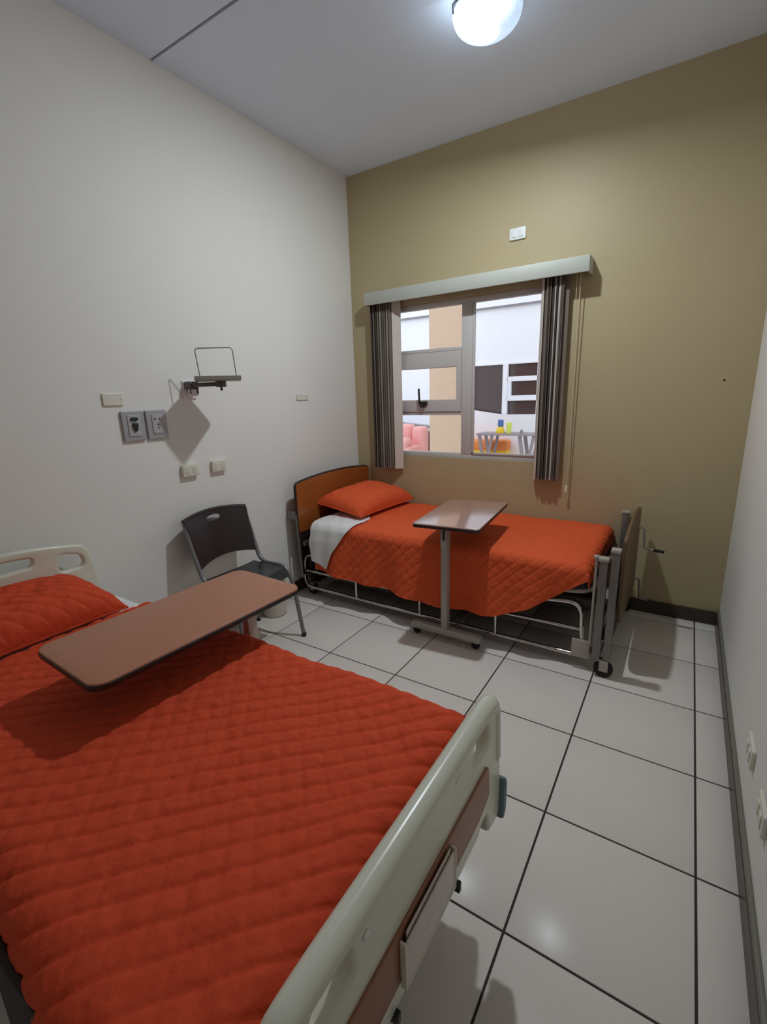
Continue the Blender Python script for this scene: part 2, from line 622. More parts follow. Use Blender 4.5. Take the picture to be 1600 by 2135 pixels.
left_m = ['vane_dark', 'vane_brown', 'vane_dark', 'vane_brown', 'vane_grey', 'vane_brown', 'vane_brown', 'vane_grey', 'vane_brown']
for k in range(9):
    vane(0.262 + 0.0205 * k, math.radians(58 + (k % 3) * 4), 0.872 - 0.002 * (k % 2), left_m[k])
vane(0.452, math.radians(40), 0.866, 'vane_pale', 0.07)
right_m = ['vane_brown', 'vane_dark', 'vane_brown', 'vane_dark', 'vane_pale', 'vane_dark', 'vane_pale', 'vane_brown', 'vane_brown']
for k in range(9):
    vane(1.572 + 0.0125 * k, math.radians(122 - (k % 3) * 4), 0.858 + 0.002 * (k % 2), right_m[k], 0.085)
vane(1.690, math.radians(165), 0.850, 'vane_brown', 0.055)
vane(1.552, math.radians(118), 0.858, 'vane_pale', 0.06)
cg = G()
cg.tube([(1.778, -0.06, 2.16), (1.776, -0.055, 1.6), (1.772, -0.05, 0.84)], 0.0032, 6)
cg.tube(rpath([(1.756, -0.06, 2.16), (1.758, -0.055, 1.5), (1.763, -0.05, 0.86), (1.768, -0.05, 0.815)], 0.02), 0.0025, 6)
part('cord', cg, 'cord', bl, 60)
part('cord_weight', G().lathe([(0.003, 0.83), (0.006, 0.825), (0.009, 0.79), (0.008, 0.775), (0.003, 0.773)], (1.768, -0.05, 0), 12), 'plate', bl, 40)

# ================================================================== CEILING LAMP
LX, LY = 1.505, -0.985
lamp = thing('ceiling_lamp', 'round frosted glass ceiling lamp, lit with cold white light', 'lamp', (LX, LY, H))
part('base_plate', G().lathe([(0.13, H), (0.135, H - 0.012), (0.12, H - 0.03), (0.0, H - 0.03)], (LX, LY, 0), 40), 'lamp_base', lamp, 40)
prof = [(0.146, H - 0.046), (0.149, H - 0.05), (0.146, H - 0.056)]
for k in range(1, 11):
    a = k / 10 * PI / 2
    prof.append((0.146 * math.cos(a), H - 0.056 - 0.075 * math.sin(a)))
part('glass_bowl', G().lathe(prof[:-1] + [(0.0005, H - 0.131)], (LX, LY, 0), 48), 'bowl', lamp, 60)
for a in (100, 220, 340):
    ca, sa = math.cos(math.radians(a)), math.sin(math.radians(a))
    part('clip', G().tube([(LX + ca * 0.128, LY + sa * 0.128, H - 0.01), (LX + ca * 0.152, LY + sa * 0.152, H - 0.03), (LX + ca * 0.15, LY + sa * 0.15, H - 0.062)], 0.004, 6), 'clip', lamp)
BX, BY, BZ = LX - 0.035, LY - 0.045, H - 0.075
part('bulb', G().lathe([(0.004, 0.036), (0.02, 0.032), (0.033, 0.015), (0.036, 0), (0.033, -0.015), (0.02, -0.03), (0.0005, -0.036)], (BX, BY, BZ), 20), 'bulb', lamp, 60, label='lit bulb')
ld = bpy.data.lights.new('lamp_light', 'AREA')
ld.shape = 'DISK'
ld.size = 0.085
ld.energy = LAMP_W
ld.color = LAMP_COL
lo = bpy.data.objects.new('lamp_light', ld)
COL.objects.link(lo)
lo.parent = lamp
lo.location = (BX - LX, BY - LY, BZ - H - 0.038)
lo.rotation_euler = (math.radians(-3), math.radians(5), 0)
ls = bpy.data.lights.new('lamp_side_light', 'POINT')
ls.energy = LAMP_SIDE_W
ls.color = (0.76, 0.88, 1.0)
ls.shadow_soft_size = 0.04
lq = bpy.data.objects.new('lamp_side_light', ls)
COL.objects.link(lq)
lq.parent = lamp
lq.location = (BX - LX, BY - LY, BZ - H)

# ================================================================== WALL PLATES
def wall_plate_left(name, y0, y1, z0, z1, depth, label, m='plate', kind='blank', cat='wall plate'):
    cy, cz = (y0 + y1) / 2, (z0 + z1) / 2
    w, h = y1 - y0, z1 - z0
    t = thing(name, label, cat, (0.0, cy, cz))
    part('plate', G().flat([rr(w, h, 0.006)], depth, 0.003, Matrix.Translation((depth / 2, cy, cz)) @ YZ), m, t, 40)
    if kind == 'outlet':
        for s in (-1, 1):
            part('socket', G().flat([rr(0.03, 0.04, 0.008)], 0.003, 0.0008, Matrix.Translation((depth + 0.001, cy + s * 0.023, cz)) @ YZ), m, t, 40)
            q = G()
            for k in (-1, 1):
                q.box(depth + 0.002, depth + 0.0032, cy + s * 0.023 - 0.006, cy + s * 0.023 + 0.006, cz + k * 0.007 - 0.0015, cz + k * 0.007 + 0.0015)
            part('slots', q, 'slot', t, 0)
    if kind == 'blank':
        part('screw', G().lathe([(0.003, 0), (0.003, 0.001)], (depth, cy + w * 0.38, cz), 8, 'X'), 'slot', t)
    return t


wall_plate_left('blank_plate', -2.108, -2.008, 1.450, 1.511, 0.010, 'blank ivory wall plate above the two steel medical outlet panels')
wall_plate_left('blank_plate', -0.738, -0.615, 1.442, 1.486, 0.008, 'faint blank ivory plate on white wall between the shelf and the corner')
wall_plate_left('power_outlet', -1.740, -1.635, 1.038, 1.106, 0.028, 'left ivory double power outlet low on white wall above chair', kind='outlet', cat='outlet')
wall_plate_left('power_outlet', -1.537, -1.434, 1.037, 1.103, 0.026, 'right ivory double power outlet on white wall, nearer the window bed', kind='outlet', cat='outlet')


def medical(name, y0, y1, label):
    cy = (y0 + y1) / 2
    z0, z1 = 1.270, 1.420
    cz = (z0 + z1) / 2
    t = thing(name, label, 'medical outlet', (0.0, cy, cz))
    part('plate', G().flat([rr(y1 - y0, z1 - z0, 0.003)], 0.016, 0.002, Matrix.Translation((0.008, cy, cz)) @ YZ), 'steel_panel', t, 30)
    return t, cy, cz


t, cy, cz = medical('gas_outlet', -2.034, -1.918, 'left steel medical gas outlet panel with dark green valve')
part('inset', G().flat([rr(0.066, 0.108, 0.006)], 0.006, 0.002, Matrix.Translation((0.018, cy, cz + 0.002)) @ YZ), 'panel_inset', t, 30)
part('valve_cap', G().flat([rr(0.036, 0.016, 0.005)], 0.012, 0.003, Matrix.Translation((0.025, cy + 0.0, cz + 0.036)) @ YZ), 'green', t, 30)
part('valve', G().flat([round2d([(-0.015, 0.012), (0.013, 0.012), (0.013, -0.008), (0.004, -0.032), (-0.003, -0.032), (-0.015, -0.006)], 0.006)], 0.014, 0.003, Matrix.Translation((0.026, cy + 0.002, cz + 0.004)) @ YZ), 'green', t, 30)
t, cy, cz = medical('vacuum_outlet', -1.905, -1.790, 'right steel medical outlet panel with small round ports')
part('inset', G().flat([rr(0.06, 0.102, 0.01)], 0.006, 0.002, Matrix.Translation((0.018, cy, cz + 0.002)) @ YZ), 'panel_inset', t, 30)
for (dy, dz, r) in ((-0.015, 0.03, 0.005), (0.002, 0.0, 0.005), (0.002, -0.018, 0.004), (0.012, 0.03, 0.004)):
    part('port', G().lathe([(r, 0), (r, 0.004), (0.001, 0.004)], (0.019, cy + dy, cz + dz), 10, 'X'), 'dark_metal', t, 40)

t = thing('switch_plate', 'white double switch plate high on tan wall above valance', 'wall plate', (1.36, 0, 2.45))
part('plate', G().flat([rr(0.106, 0.07, 0.008)], 0.012, 0.003, Matrix.Translation((1.361, -0.006, 2.449)) @ XZ), 'plate_white', t, 30)
for s in (-1, 1):
    part('rocker', G().flat([rr(0.03, 0.04, 0.004)], 0.006, 0.0015, Matrix.Translation((1.361 + s * 0.022, -0.013, 2.449)) @ XZ), 'plate_white', t, 30)


def right_plate(y, z, label):
    t = thing('power_outlet', label, 'outlet', (W, y, z))
    part('plate', G().flat([rr(0.115, 0.072, 0.008)], 0.012, 0.003, Matrix.Translation((W - 0.006, y, z)) @ YZ), 'plate', t, 30)
    for s in (-1, 1):
        part('socket', G().flat([rr(0.03, 0.042, 0.008)], 0.004, 0.001, Matrix.Translation((W - 0.0135, y + s * 0.023, z)) @ YZ), 'plate', t, 30)


right_plate(-1.665, 0.325, 'ivory outlet low on right wall, the one farther from the camera')
right_plate(-1.945, 0.335, 'ivory outlet low on right wall at the photo edge, nearer the camera')
solo('wall_screw', G().lathe([(0.0055, 0.0), (0.005, -0.003), (0.001, -0.004)], (2.568, 0.0, 1.483), 10, 'Y'), 'dark_metal', 'tiny dark screw head on tan wall near right corner', 'screw')

# ================================================================== SWING-ARM SHELF
sh = thing('wall_shelf', 'small grey swing-arm shelf with wire guard on white wall', 'shelf', (0, -1.615, 1.53))
g = G().box(0.0, 0.012, -1.66, -1.575, 1.475, 1.575, 0.004)
part('wall_mount', g, 'gloss_white', sh, 30)
part('hinge_block', G().box(0.012, 0.07, -1.655, -1.60, 1.525, 1.567, 0.004), 'shelf_dark', sh, 30)
wc = G()
wc.lathe([(0.024, 1.488), (0.028, 1.50), (0.028, 1.524), (0.02, 1.526)], (0.045, -1.622, 0), 16)
part('pivot_cap', wc, 'gloss_white', sh, 40)
part('peg', G().box(0.067, 0.073, -1.66, -1.654, 1.50, 1.53), 'shelf_dark', sh, 0)
part('peg', G().box(0.073, 0.079, -1.618, -1.611, 1.50, 1.53), 'shelf_dark', sh, 0)
ag = G()
ag.bar((0.05, -1.625, 1.548), (0.205, -1.565, 1.548), 0.05, 0.022, 0.004)
ag.lathe([(0.028, 1.532), (0.028, 1.564)], (0.215, -1.562, 0), 16)
ag.lathe([(0.007, 1.512), (0.007, 1.532)], (0.215, -1.562, 0), 8)
part('arm', ag, 'shelf_dark', sh, 40)
SC = Vector((0.221, -1.580, 1.576))
sa_ = math.atan2(0.77, 0.63)
RT = Matrix.Translation(SC) @ Matrix.Rotation(sa_, 4, 'Z')
tg = G()
tg.flat([rr(0.236, 0.185, 0.006)], 0.004, 0.001, Matrix.Translation((0, 0, -0.010)))
tg.box(-0.118, 0.118, -0.0925, -0.089, -0.011, 0.011)
tg.box(-0.118, 0.118, 0.089, 0.0925, -0.011, 0.011)
tg.box(-0.118, -0.1145, -0.0925, 0.0925, -0.011, 0.011)
tg.box(0.1145, 0.118, -0.0925, 0.0925, -0.011, 0.011)
part('tray', tg.move(RT), 'shelf_grey', sh, 30)
wg_ = G().tube(rpath([(-0.092, 0.0, -0.008), (-0.106, 0.0, 0.158), (0.088, 0.0, 0.163), (0.097, 0.0, -0.008)], 0.022), 0.0028, 8)
part('wire_guard', wg_.move(RT), 'wire', sh, 60)


# ================================================================== SOFT GOODS
def fold(d, half, r):
    """unrolled distance d -> (horizontal position, drop)"""
    s = np.sign(d)
    a = np.abs(d)
    flat_ = half - r
    arc = r * PI / 2
    t = np.clip((a - flat_) / r, 0, PI / 2)
    x = np.where(a <= flat_, a, flat_ + r * np.sin(t))
    z = np.where(a <= flat_, 0.0, r * (1 - np.cos(t)))
    ex = np.maximum(a - flat_ - arc, 0)
    return s * x, z + ex


def unroll_for(drop, half, r):
    """unrolled length that reaches a given drop (drop >= r)"""
    return half - r + r * PI / 2 + (drop - r)


def vnoise(x, y, scale, seed):
    """smooth value noise on arrays"""
    r_ = np.random.RandomState(seed)
    tab = r_.rand(64, 64)
    fx, fy = x / scale, y / scale
    ix, iy = np.floor(fx).astype(int), np.floor(fy).astype(int)
    tx, ty = fx - ix, fy - iy
    tx = tx * tx * (3 - 2 * tx); ty = ty * ty * (3 - 2 * ty)
    g = lambda a, b: tab[a % 64, b % 64]
    return (g(ix, iy) * (1 - tx) + g(ix + 1, iy) * tx) * (1 - ty) + (g(ix, iy + 1) * (1 - tx) + g(ix + 1, iy + 1) * tx) * ty - 0.5


def quilt(a, b, cell, amp, wp=0.14, wq=0.62):
    """diamond quilting height: low on the stitch lines, puffed between"""
    k = 1.0 / (cell * math.sqrt(2))
    p = (a + b) * k
    q = (a - b) * k
    dp = np.abs(p - np.round(p)) / k / math.sqrt(2)     # distance to the nearest stitch line
    dq = np.abs(q - np.round(q)) / k / math.sqrt(2)
    gp = 1 - np.exp(-(dp / 0.0035) ** 1.3)
    gq = 1 - np.exp(-(dq / 0.0045) ** 1.3)
    puff = np.abs(np.sin(p * PI)) ** 0.5 * np.abs(np.sin(q * PI)) ** 0.5
    return amp * (wp * gp + wq * gq + (1 - wp - wq) * puff)


def normals(P):
    du = np.gradient(P, axis=0)
    dv = np.gradient(P, axis=1)
    n = np.cross(du, dv)
    n /= np.maximum(np.linalg.norm(n, axis=2, keepdims=True), 1e-9)
    return n


def sheet_mesh(P, th, outward):
    """thicken an open grid: top surface P and its copy th below, closed at the rim"""
    N = normals(P)
    if (N * outward).sum() < 0:
        N = -N
    B = P - N * th
    nu, nv = P.shape[:2]
    g = G()
    g.grid(P)
    g.grid(B[::-1])
    rim_t = [(i, 0) for i in range(nu)] + [(nu - 1, j) for j in range(1, nv)] + [(i, nv - 1) for i in range(nu - 2, -1, -1)] + [(0, j) for j in range(nv - 2, 0, -1)]
    o = nu * nv
    top = [i * nv + j for i, j in rim_t]
    bot = [o + (nu - 1 - i) * nv + j for i, j in rim_t]
    k = len(top)
    for a in range(k):
        b2 = (a + 1) % k
        g.f.append((top[a], top[b2], bot[b2], bot[a]))
    return g


def bedspread(x0, xfoot, yc, half, ztop, r, near_drop, far_drop, foot_drop, res, amp, cell, seed, head_edge=None, flare=0.012, skew=None):
    """draped quilt. x0 head edge, xfoot foot fold; drops may be functions of x"""
    Lx = xfoot - x0
    xlen = Lx - r + r * PI / 2 + max(foot_drop - r, 0)
    nu = int(xlen / res)
    nv = int((2 * half + 0.6) / res)
    su = np.linspace(0, xlen, nu)
    sv = np.linspace(0, 1, nv)
    xp, dx = fold(su, Lx, r)
    U = np.zeros((nu, nv)); Vv = np.zeros((nu, nv))
    P = np.zeros((nu, nv, 3))
    nd = np.array([near_drop(x0 + min(x, Lx)) for x in xp])
    fd = np.array([far_drop(x0 + min(x, Lx)) for x in xp])
    lo = -np.array([unroll_for(d, half, r) for d in nd])
    hi = np.array([unroll_for(d, half, r) for d in fd])
    for i in range(nu):
        V = lo[i] + (hi[i] - lo[i]) * sv
        U[i] = su[i]; Vv[i] = V
    Yp, dy = fold(Vv, half, r)
    DX = np.repeat(dx[:, None], nv, axis=1)
    XP = np.repeat(xp[:, None], nv, axis=1)
    drop = (DX ** 3 + dy ** 3) ** (1 / 3)
    hang = np.maximum(dy - r, 0)
    wave = flare * hang / 0.25 * (np.sin(U * 11 + seed) * 0.6 + np.sin(U * 23 + 2 * seed) * 0.4 + 0.9)
    hangx = np.maximum(DX - r, 0)
    wavex = flare * hangx / 0.25 * (np.sin(Vv * 13 + seed) * 0.5 + 0.6)
    P[:, :, 0] = x0 + XP + wavex
    if head_edge is not None:
        f = np.clip(1 - U / 0.5, 0, 1)
        P[:, :, 0] += head_edge(Vv) * f
    P[:, :, 1] = yc + Yp + np.sign(Yp) * wave
    if skew is not None:
        P[:, :, 1] -= np.array([skew(x0 + min(x, Lx)) for x in xp])[:, None] * np.clip(-Yp / half, 0, 1) ** 3
    P[:, :, 2] = ztop - drop + vnoise(U, Vv, 0.22, seed) * 0.012 + vnoise(U, Vv, 0.09, seed + 1) * 0.005
    N = normals(P)
    if N[nu // 2, nv // 2, 2] < 0:
        N = -N
    h = quilt(U + vnoise(U, Vv, 0.3, seed + 3) * 0.02, Vv + vnoise(U, Vv, 0.3, seed + 4) * 0.02, cell, amp)
    h = h + vnoise(U, Vv, 0.034, seed + 5) * amp * 0.5 + vnoise(U, Vv, 0.016, seed + 6) * amp * 0.3
    P = P + N * h[:, :, None]
    return sheet_mesh(P, 0.006, np.array([0, 0, 1.0])[None, None, :])


def pillow(lx, ly, th, seed, amp=0.010, cell=0.05, n=110):
    """quilted pillow in local coordinates, base at z = 0"""
    u = np.sin(np.linspace(-PI / 2, PI / 2, n))
    v = np.sin(np.linspace(-PI / 2, PI / 2, int(n * 1.4)))
    Ug, Vg = np.meshgrid(u, v, indexing='ij')
    pin = 1 - 0.045 * (1 - np.abs(Vg) ** 2) * np.abs(Ug) ** 6
    pin2 = 1 - 0.045 * (1 - np.abs(Ug) ** 2) * np.abs(Vg) ** 6
    X = Ug * lx / 2 * pin
    Y = Vg * ly / 2 * pin2
    t = np.clip((1 - Ug ** 4), 0, 1) ** 0.55 * np.clip((1 - Vg ** 4), 0, 1) ** 0.55
    q = quilt(X, Y, cell, amp) * np.clip(t * 3, 0, 1)
    q += vnoise(X + 3, Y + 3, 0.09, seed) * 0.016 * t + vnoise(X + 3, Y + 3, 0.035, seed + 1) * 0.010 * t
    top = np.stack([X, Y, 0.03 + t * th * 0.68 + q], axis=2)
    bot = np.stack([X, Y, 0.024 - t * th * 0.22 * 0 - 0.02 * t], axis=2)
    g = G()
    g.grid(top)
    o = len(g.v)
    g.grid(bot[::-1])
    nu, nv = top.shape[:2]
    rim = [(i, 0) for i in range(nu)] + [(nu - 1, j) for j in range(1, nv)] + [(i, nv - 1) for i in range(nu - 2, -1, -1)] + [(0, j) for j in range(nv - 2, 0, -1)]
    a = [i * nv + j for i, j in rim]
    b = [o + (nu - 1 - i) * nv + j for i, j in rim]
    for k in range(len(a)):
        k2 = (k + 1) % len(a)
        g.f.append((a[k], a[k2], b[k2], b[k]))
    # piped seam
    seam = [(top[i, j, 0], top[i, j, 1], 0.027) for i, j in rim]
    return g, seam


def caster(parent, x, y, r=0.045, m='rubber'):
    c = G()
    c.lathe([(r * 0.4, -0.014), (r * 0.92, -0.013), (r, -0.008), (r, 0.008), (r * 0.92, 0.013), (r * 0.4, 0.014)], (x, y, r), 18, 'Y')
    w = part('caster', c, m, parent, 40)
    f = G()
    f.box(x - r * 0.4, x + r * 0.5, y - 0.02, y - 0.016, r * 0.8, r * 2.05, 0.001)
    f.box(x - r * 0.4, x + r * 0.5, y + 0.016, y + 0.02, r * 0.8, r * 2.05, 0.001)
    f.box(x - r * 0.4, x + r * 0.5, y - 0.02, y + 0.02, r * 2.0, r * 2.15, 0.001)
    part('fork', f, 'frame_beige', w, 30)
    return w


# ================================================================== FRONT BED
B1Y = -2.735
bed1 = thing('hospital_bed', 'ivory plastic hospital bed in the foreground with brown-panelled footboard', 'bed', (1.08, B1Y, 0))
# headboard (outline in y,z relative to bed centre)
def hpts():
    o = []
    for k in range(13):
        s = -1 + 2 * k / 12
        o.append((s * 0.375, 0.872 - 0.045 * abs(s) ** 2.2))
    return o
ol = [(-0.425, 0.46), (-0.425, 0.62), (-0.40, 0.79)] + hpts() + [(0.40, 0.79), (0.425, 0.62), (0.425, 0.46)]
ol = round2d(ol, [0.03, 0.04, 0.03] + [0.01] * 13 + [0.03, 0.04, 0.03])
h1 = round2d([(0.26, 0.725), (0.372, 0.725), (0.362, 0.787), (0.27, 0.81)], 0.03)
h2 = round2d([(-0.26, 0.725), (-0.372, 0.725), (-0.362, 0.787), (-0.27, 0.81)], 0.03)
h3 = round2d([(-0.165, 0.785), (0.165, 0.785), (0.172, 0.822), (0.10, 0.832), (-0.10, 0.832), (-0.172, 0.822)], 0.016)
hb = part('headboard', G().flat([ol, h1, h2, h3], 0.04, 0.012, Matrix.Translation((0.085, B1Y, 0)) @ YZ, res=4), 'bed_white', bed1, 50)
part('panel', G().flat([round2d([(-0.33, 0.50), (0.33, 0.50), (0.33, 0.68), (-0.33, 0.68)], 0.02)], 0.006, 0.002, Matrix.Translation((0.108, B1Y, 0)) @ YZ), 'bed_brown', hb, 30)
# footboard
FC = B1Y
ol = [(0.40, 0.35), (0.418, 0.36), (0.416, 0.47), (0.405, 0.60), (0.385, 0.72), (0.35, 0.745), (-0.35, 0.745), (-0.385, 0.72), (-0.405, 0.60), (-0.416, 0.47), (-0.418, 0.36), (-0.34, 0.35), (-0.325, 0.43), (-0.28, 0.435), (-0.27, 0.415), (0.27, 0.415), (0.28, 0.435), (0.325, 0.435), (0.335, 0.36)]
ol = round2d(ol, [0.008, 0.01, 0.03, 0.03, 0.035, 0.03, 0.03, 0.035, 0.03, 0.03, 0.01, 0.008, 0.03, 0.02, 0.02, 0.02, 0.02, 0.03, 0.01])
def slot(s):
    return round2d([(s * 0.222, 0.648), (s * 0.300, 0.640), (s * 0.318, 0.655), (s * 0.312, 0.708), (s * 0.228, 0.708)], 0.018)
fbm = Matrix.Translation((2.085, FC, 0)) @ YZ
fb = part('footboard', G().flat([ol, slot(1), slot(-1)], 0.036, 0.010, fbm, res=4), 'bed_white', bed1, 50)
rail = rpath([(2.085, FC + 0.392, 0.55), (2.085, FC + 0.375, 0.722), (2.085, FC + 0.30, 0.728), (2.085, FC - 0.30, 0.728), (2.085, FC - 0.375, 0.722), (2.085, FC - 0.392, 0.55)], 0.05)
part('top_rail', G().tube(rail, 0.0235, 14), 'bed_white', fb, 60)
part('panel', G().flat([round2d([(0.318, 0.503), (0.308, 0.592), (-0.308, 0.592), (-0.318, 0.503), (-0.26, 0.478), (0.26, 0.478)], [0.008, 0.012, 0.012, 0.008, 0.03, 0.03])], 0.006, 0.0015, Matrix.Translation((2.1055, FC, 0)) @ YZ), 'bed_brown', fb, 30, label='brown laminate panel')
# document pocket with a form, fixed to the footboard
part('document_pocket', G().flat([round2d([(-2.847, 0.478), (-2.648, 0.478), (-2.652, 0.574), (-2.845, 0.574)], 0.006)], 0.003, 0.0008, Matrix.Translation((2.119, 0, 0)) @ YZ), 'acrylic', fb, 30, label='cloudy acrylic document pocket')
pocket_rim = G()
pocket_rim.box(2.1098, 2.122, -2.850, -2.845, 0.476, 0.576, 0.001)
pocket_rim.box(2.1098, 2.122, -2.650, -2.645, 0.476, 0.576, 0.001)
pocket_rim.box(2.1098, 2.122, -2.850, -2.645, 0.473, 0.478, 0.001)
part('pocket_rim', pocket_rim, 'plate', fb, 30)
part('paper', G().flat([rr(0.175, 0.105, 0.002, 2, -2.748, 0.533)], 0.001, 0, Matrix.Translation((2.1145, 0, 0)) @ YZ), 'paper', fb, 0, label='paper form in the pocket')
for s in (1, -1):
    part('bumper', G().flat([round2d([(s * 0.407, 0.335), (s * 0.436, 0.355), (s * 0.438, 0.455), (s * 0.412, 0.475)], 0.018)], 0.05, 0.008, Matrix.Translation((2.092, FC, 0)) @ YZ, res=3), 'blue_grey', fb, 40, label='blue-grey corner bumper')
part('button', G().lathe([(0.008, 0), (0.008, 0.002), (0.003, 0.004)], (2.1035, -2.93, 0.69), 12, 'X'), 'plate_white', fb)
part('recess', G().flat([ell(0.035, 0.014, 16, -2.594, 0.69)], 0.003, 0.001, Matrix.Translation((2.1025, 0, 0)) @ YZ), 'bed_white', fb, 30)
# clips under the footboard rim
for yy in (-2.60, -2.86):
    part('clip', G().box(2.095, 2.112, yy - 0.006, yy + 0.006, 0.40, 0.425, 0.002), 'black_plastic', fb, 30)
# frame, mattress, legs
fg = G()
fg.box(0.11, 2.06, B1Y - 0.40, B1Y - 0.36, 0.36, 0.42, 0.004)
fg.box(0.11, 2.06, B1Y + 0.36, B1Y + 0.40, 0.36, 0.42, 0.004)
for x in (0.15, 0.75, 1.35, 2.02):
    fg.box(x - 0.02, x + 0.02, B1Y - 0.38, B1Y + 0.38, 0.365, 0.415, 0.003)
fg.box(0.11, 2.06, B1Y - 0.36, B1Y + 0.36, 0.415, 0.425)
part('bed_deck', fg, 'frame_dark', bed1, 30)
part('side_rail', G().box(1.44, 1.985, B1Y - 0.478, B1Y - 0.456, 0.10, 0.52, 0.008), 'rail_brown', bed1, 30, label='dark lowered side rail')
part('side_skirt', G().box(0.25, 1.985, B1Y - 0.452, B1Y - 0.434, 0.33, 0.53, 0.006), 'rail_brown', bed1, 30, label='dark skirt along the mattress side')
lg = G()
lg.box(0.2, 1.9, B1Y - 0.27, B1Y - 0.22, 0.13, 0.18, 0.003)
lg.box(0.2, 1.9, B1Y + 0.22, B1Y + 0.27, 0.13, 0.18, 0.003)
for x in (0.25, 1.85):
    lg.box(x - 0.03, x + 0.03, B1Y - 0.36, B1Y + 0.36, 0.12, 0.17, 0.003)
part('base_frame', lg, 'frame_beige', bed1, 30)
for x in (0.7, 1.4):
    part('lift_leg', G().bar((x - 0.12, B1Y, 0.16), (x + 0.12, B1Y, 0.40), 0.3, 0.05, 0.004), 'frame_beige', bed1, 30)
for x in (0.25, 1.85):
    for s in (-1, 1):
        caster(bed1, x, B1Y + s * 0.36, 0.058)
mg = G().box(0.12, 1.985, -3.135, -2.295, 0.425, 0.590, 0.05, 4)
part('mattress', mg, 'sheet', bed1, 50, label='mattress in a white fitted sheet')
# bedding
cv = bedspread(0.497, 2.005, -2.716, 0.446, 0.602, 0.06, lambda x: float(np.interp(x, [0.5, 1.3, 1.65, 1.95], [0.10, 0.11, 0.15, 0.30])), lambda x: 0.24, 0.17, 0.0055, 0.0085, 0.0505, 3, skew=lambda x: float(np.interp(x, [1.2, 1.8], [-0.01, 0.06])))
solo('bedspread', cv, 'red_quilt', 'red-orange diamond-quilted bedspread on the foreground bed', 'bedspread', smooth=70)


def put_pillow(name, g, seam, loc, rot, m, label):
    t = thing(name, label, 'pillow', loc, 0, world=False)
    t.rotation_euler = rot
    o = part('cushion', g, m, t, 75)
    part('piping', G().tube(seam[::2], 0.0045, 6, closed=True), m, t, 60)
    return t


g, sm = pillow(0.43, 0.68, 0.15, 21)
put_pillow('pillow', g, sm, (0.268, -2.735, 0.606), (0, math.radians(5), 0), 'red_quilt', 'red-orange quilted pillow at the head of the foreground bed')


# ================================================================== OVERBED TABLES
def overbed(label, cx, cy, rot, L, w, ztop, px, py, m_top, m_metal, r_corner, flip, zb=0.0):
    """L along local y. post at (px,py); the foot beam under it and a spine running under the bed"""
    t = thing('overbed_table', label, 'table', (px, py, 0))
    R_ = Matrix.Translation((cx, cy, 0)) @ Matrix.Rotation(rot, 4, 'Z')
    top = part('tabletop', G().flat([rr(w, L, r_corner, 8)], 0.012, 0.003, Matrix.Translation((0, 0, ztop - 0.006))).move(R_), m_top, t, 40)
    part('edge_band', G().flat([rr(w + 0.004, L + 0.004, r_corner + 0.002, 8)], 0.018, 0.004, Matrix.Translation((0, 0, ztop - 0.0135))).move(R_), 'edge_dark', top, 40, label='dark edge band')
    fw = 1 if not flip else -1
    pg = G().box(px - 0.019, px + 0.019, py - 0.024, py + 0.024, 0.07, 0.56, 0.004)
    part('post', pg, m_metal, t, 30)
    part('inner_post', G().box(px - 0.0175, px + 0.0175, py - 0.0225, py + 0.0225, 0.5, ztop - 0.02, 0.002), m_metal, t, 30)
    sl = G().box(px - 0.0205, px + 0.0205, py - 0.0255, py + 0.0255, ztop - 0.16, ztop - 0.045, 0.003)
    part('sleeve', sl, m_metal, t, 30)
    part('lever', G().box(px + 0.0, px + 0.008, py - 0.034 * fw - 0.004, py - 0.034 * fw + 0.004, ztop - 0.11, ztop - 0.05, 0.001), 'black_plastic', t, 30)
    yy = (cy + fw * 0.22)
    part('top_support', G().bar((px, py, ztop - 0.034), (cx, yy, ztop - 0.034), 0.06, 0.022, 0.003), m_metal, t, 30)
    bg = G().box(px - 0.225, px + 0.225, py - 0.028, py + 0.028, 0.044, 0.088, 0.012, 3)
    bg.box(px - 0.02, px + 0.02, py if fw > 0 else py - 0.55, py + 0.55 if fw > 0 else py, 0.026, 0.048, 0.004)
    yb = py + fw * 0.55
    bg.box(px - 0.2, px + 0.2, yb - 0.02, yb + 0.02, 0.03, 0.052, 0.004)
    part('base', bg, m_metal, t, 30)
    for (x, y) in ((px - 0.195, py), (px + 0.195, py), (px - 0.185, yb), (px + 0.185, yb)):
        c = G().lathe([(0.009, -0.009), (0.023, -0.008), (0.025, -0.004), (0.025, 0.004), (0.023, 0.008), (0.009, 0.009)], (x, y, 0.025), 14, 'Y')
        c.lathe([(0.008, 0.03), (0.008, 0.052)], (x, y, 0), 8)
        part('caster', c, 'rubber', t, 40)
    return t


overbed('brown overbed table standing across the foreground bed', 1.046, -2.488, math.radians(-1.9), 0.755, 0.375, 0.76, 1.016, -2.195, 'laminate', 'table_brown', 0.045, True)
overbed('glossy overbed table standing across the window bed', 1.331, -0.775, math.radians(5.6), 0.685, 0.385, 0.757, 1.318, -1.0, 'laminate2', 'table_grey', 0.025, False)


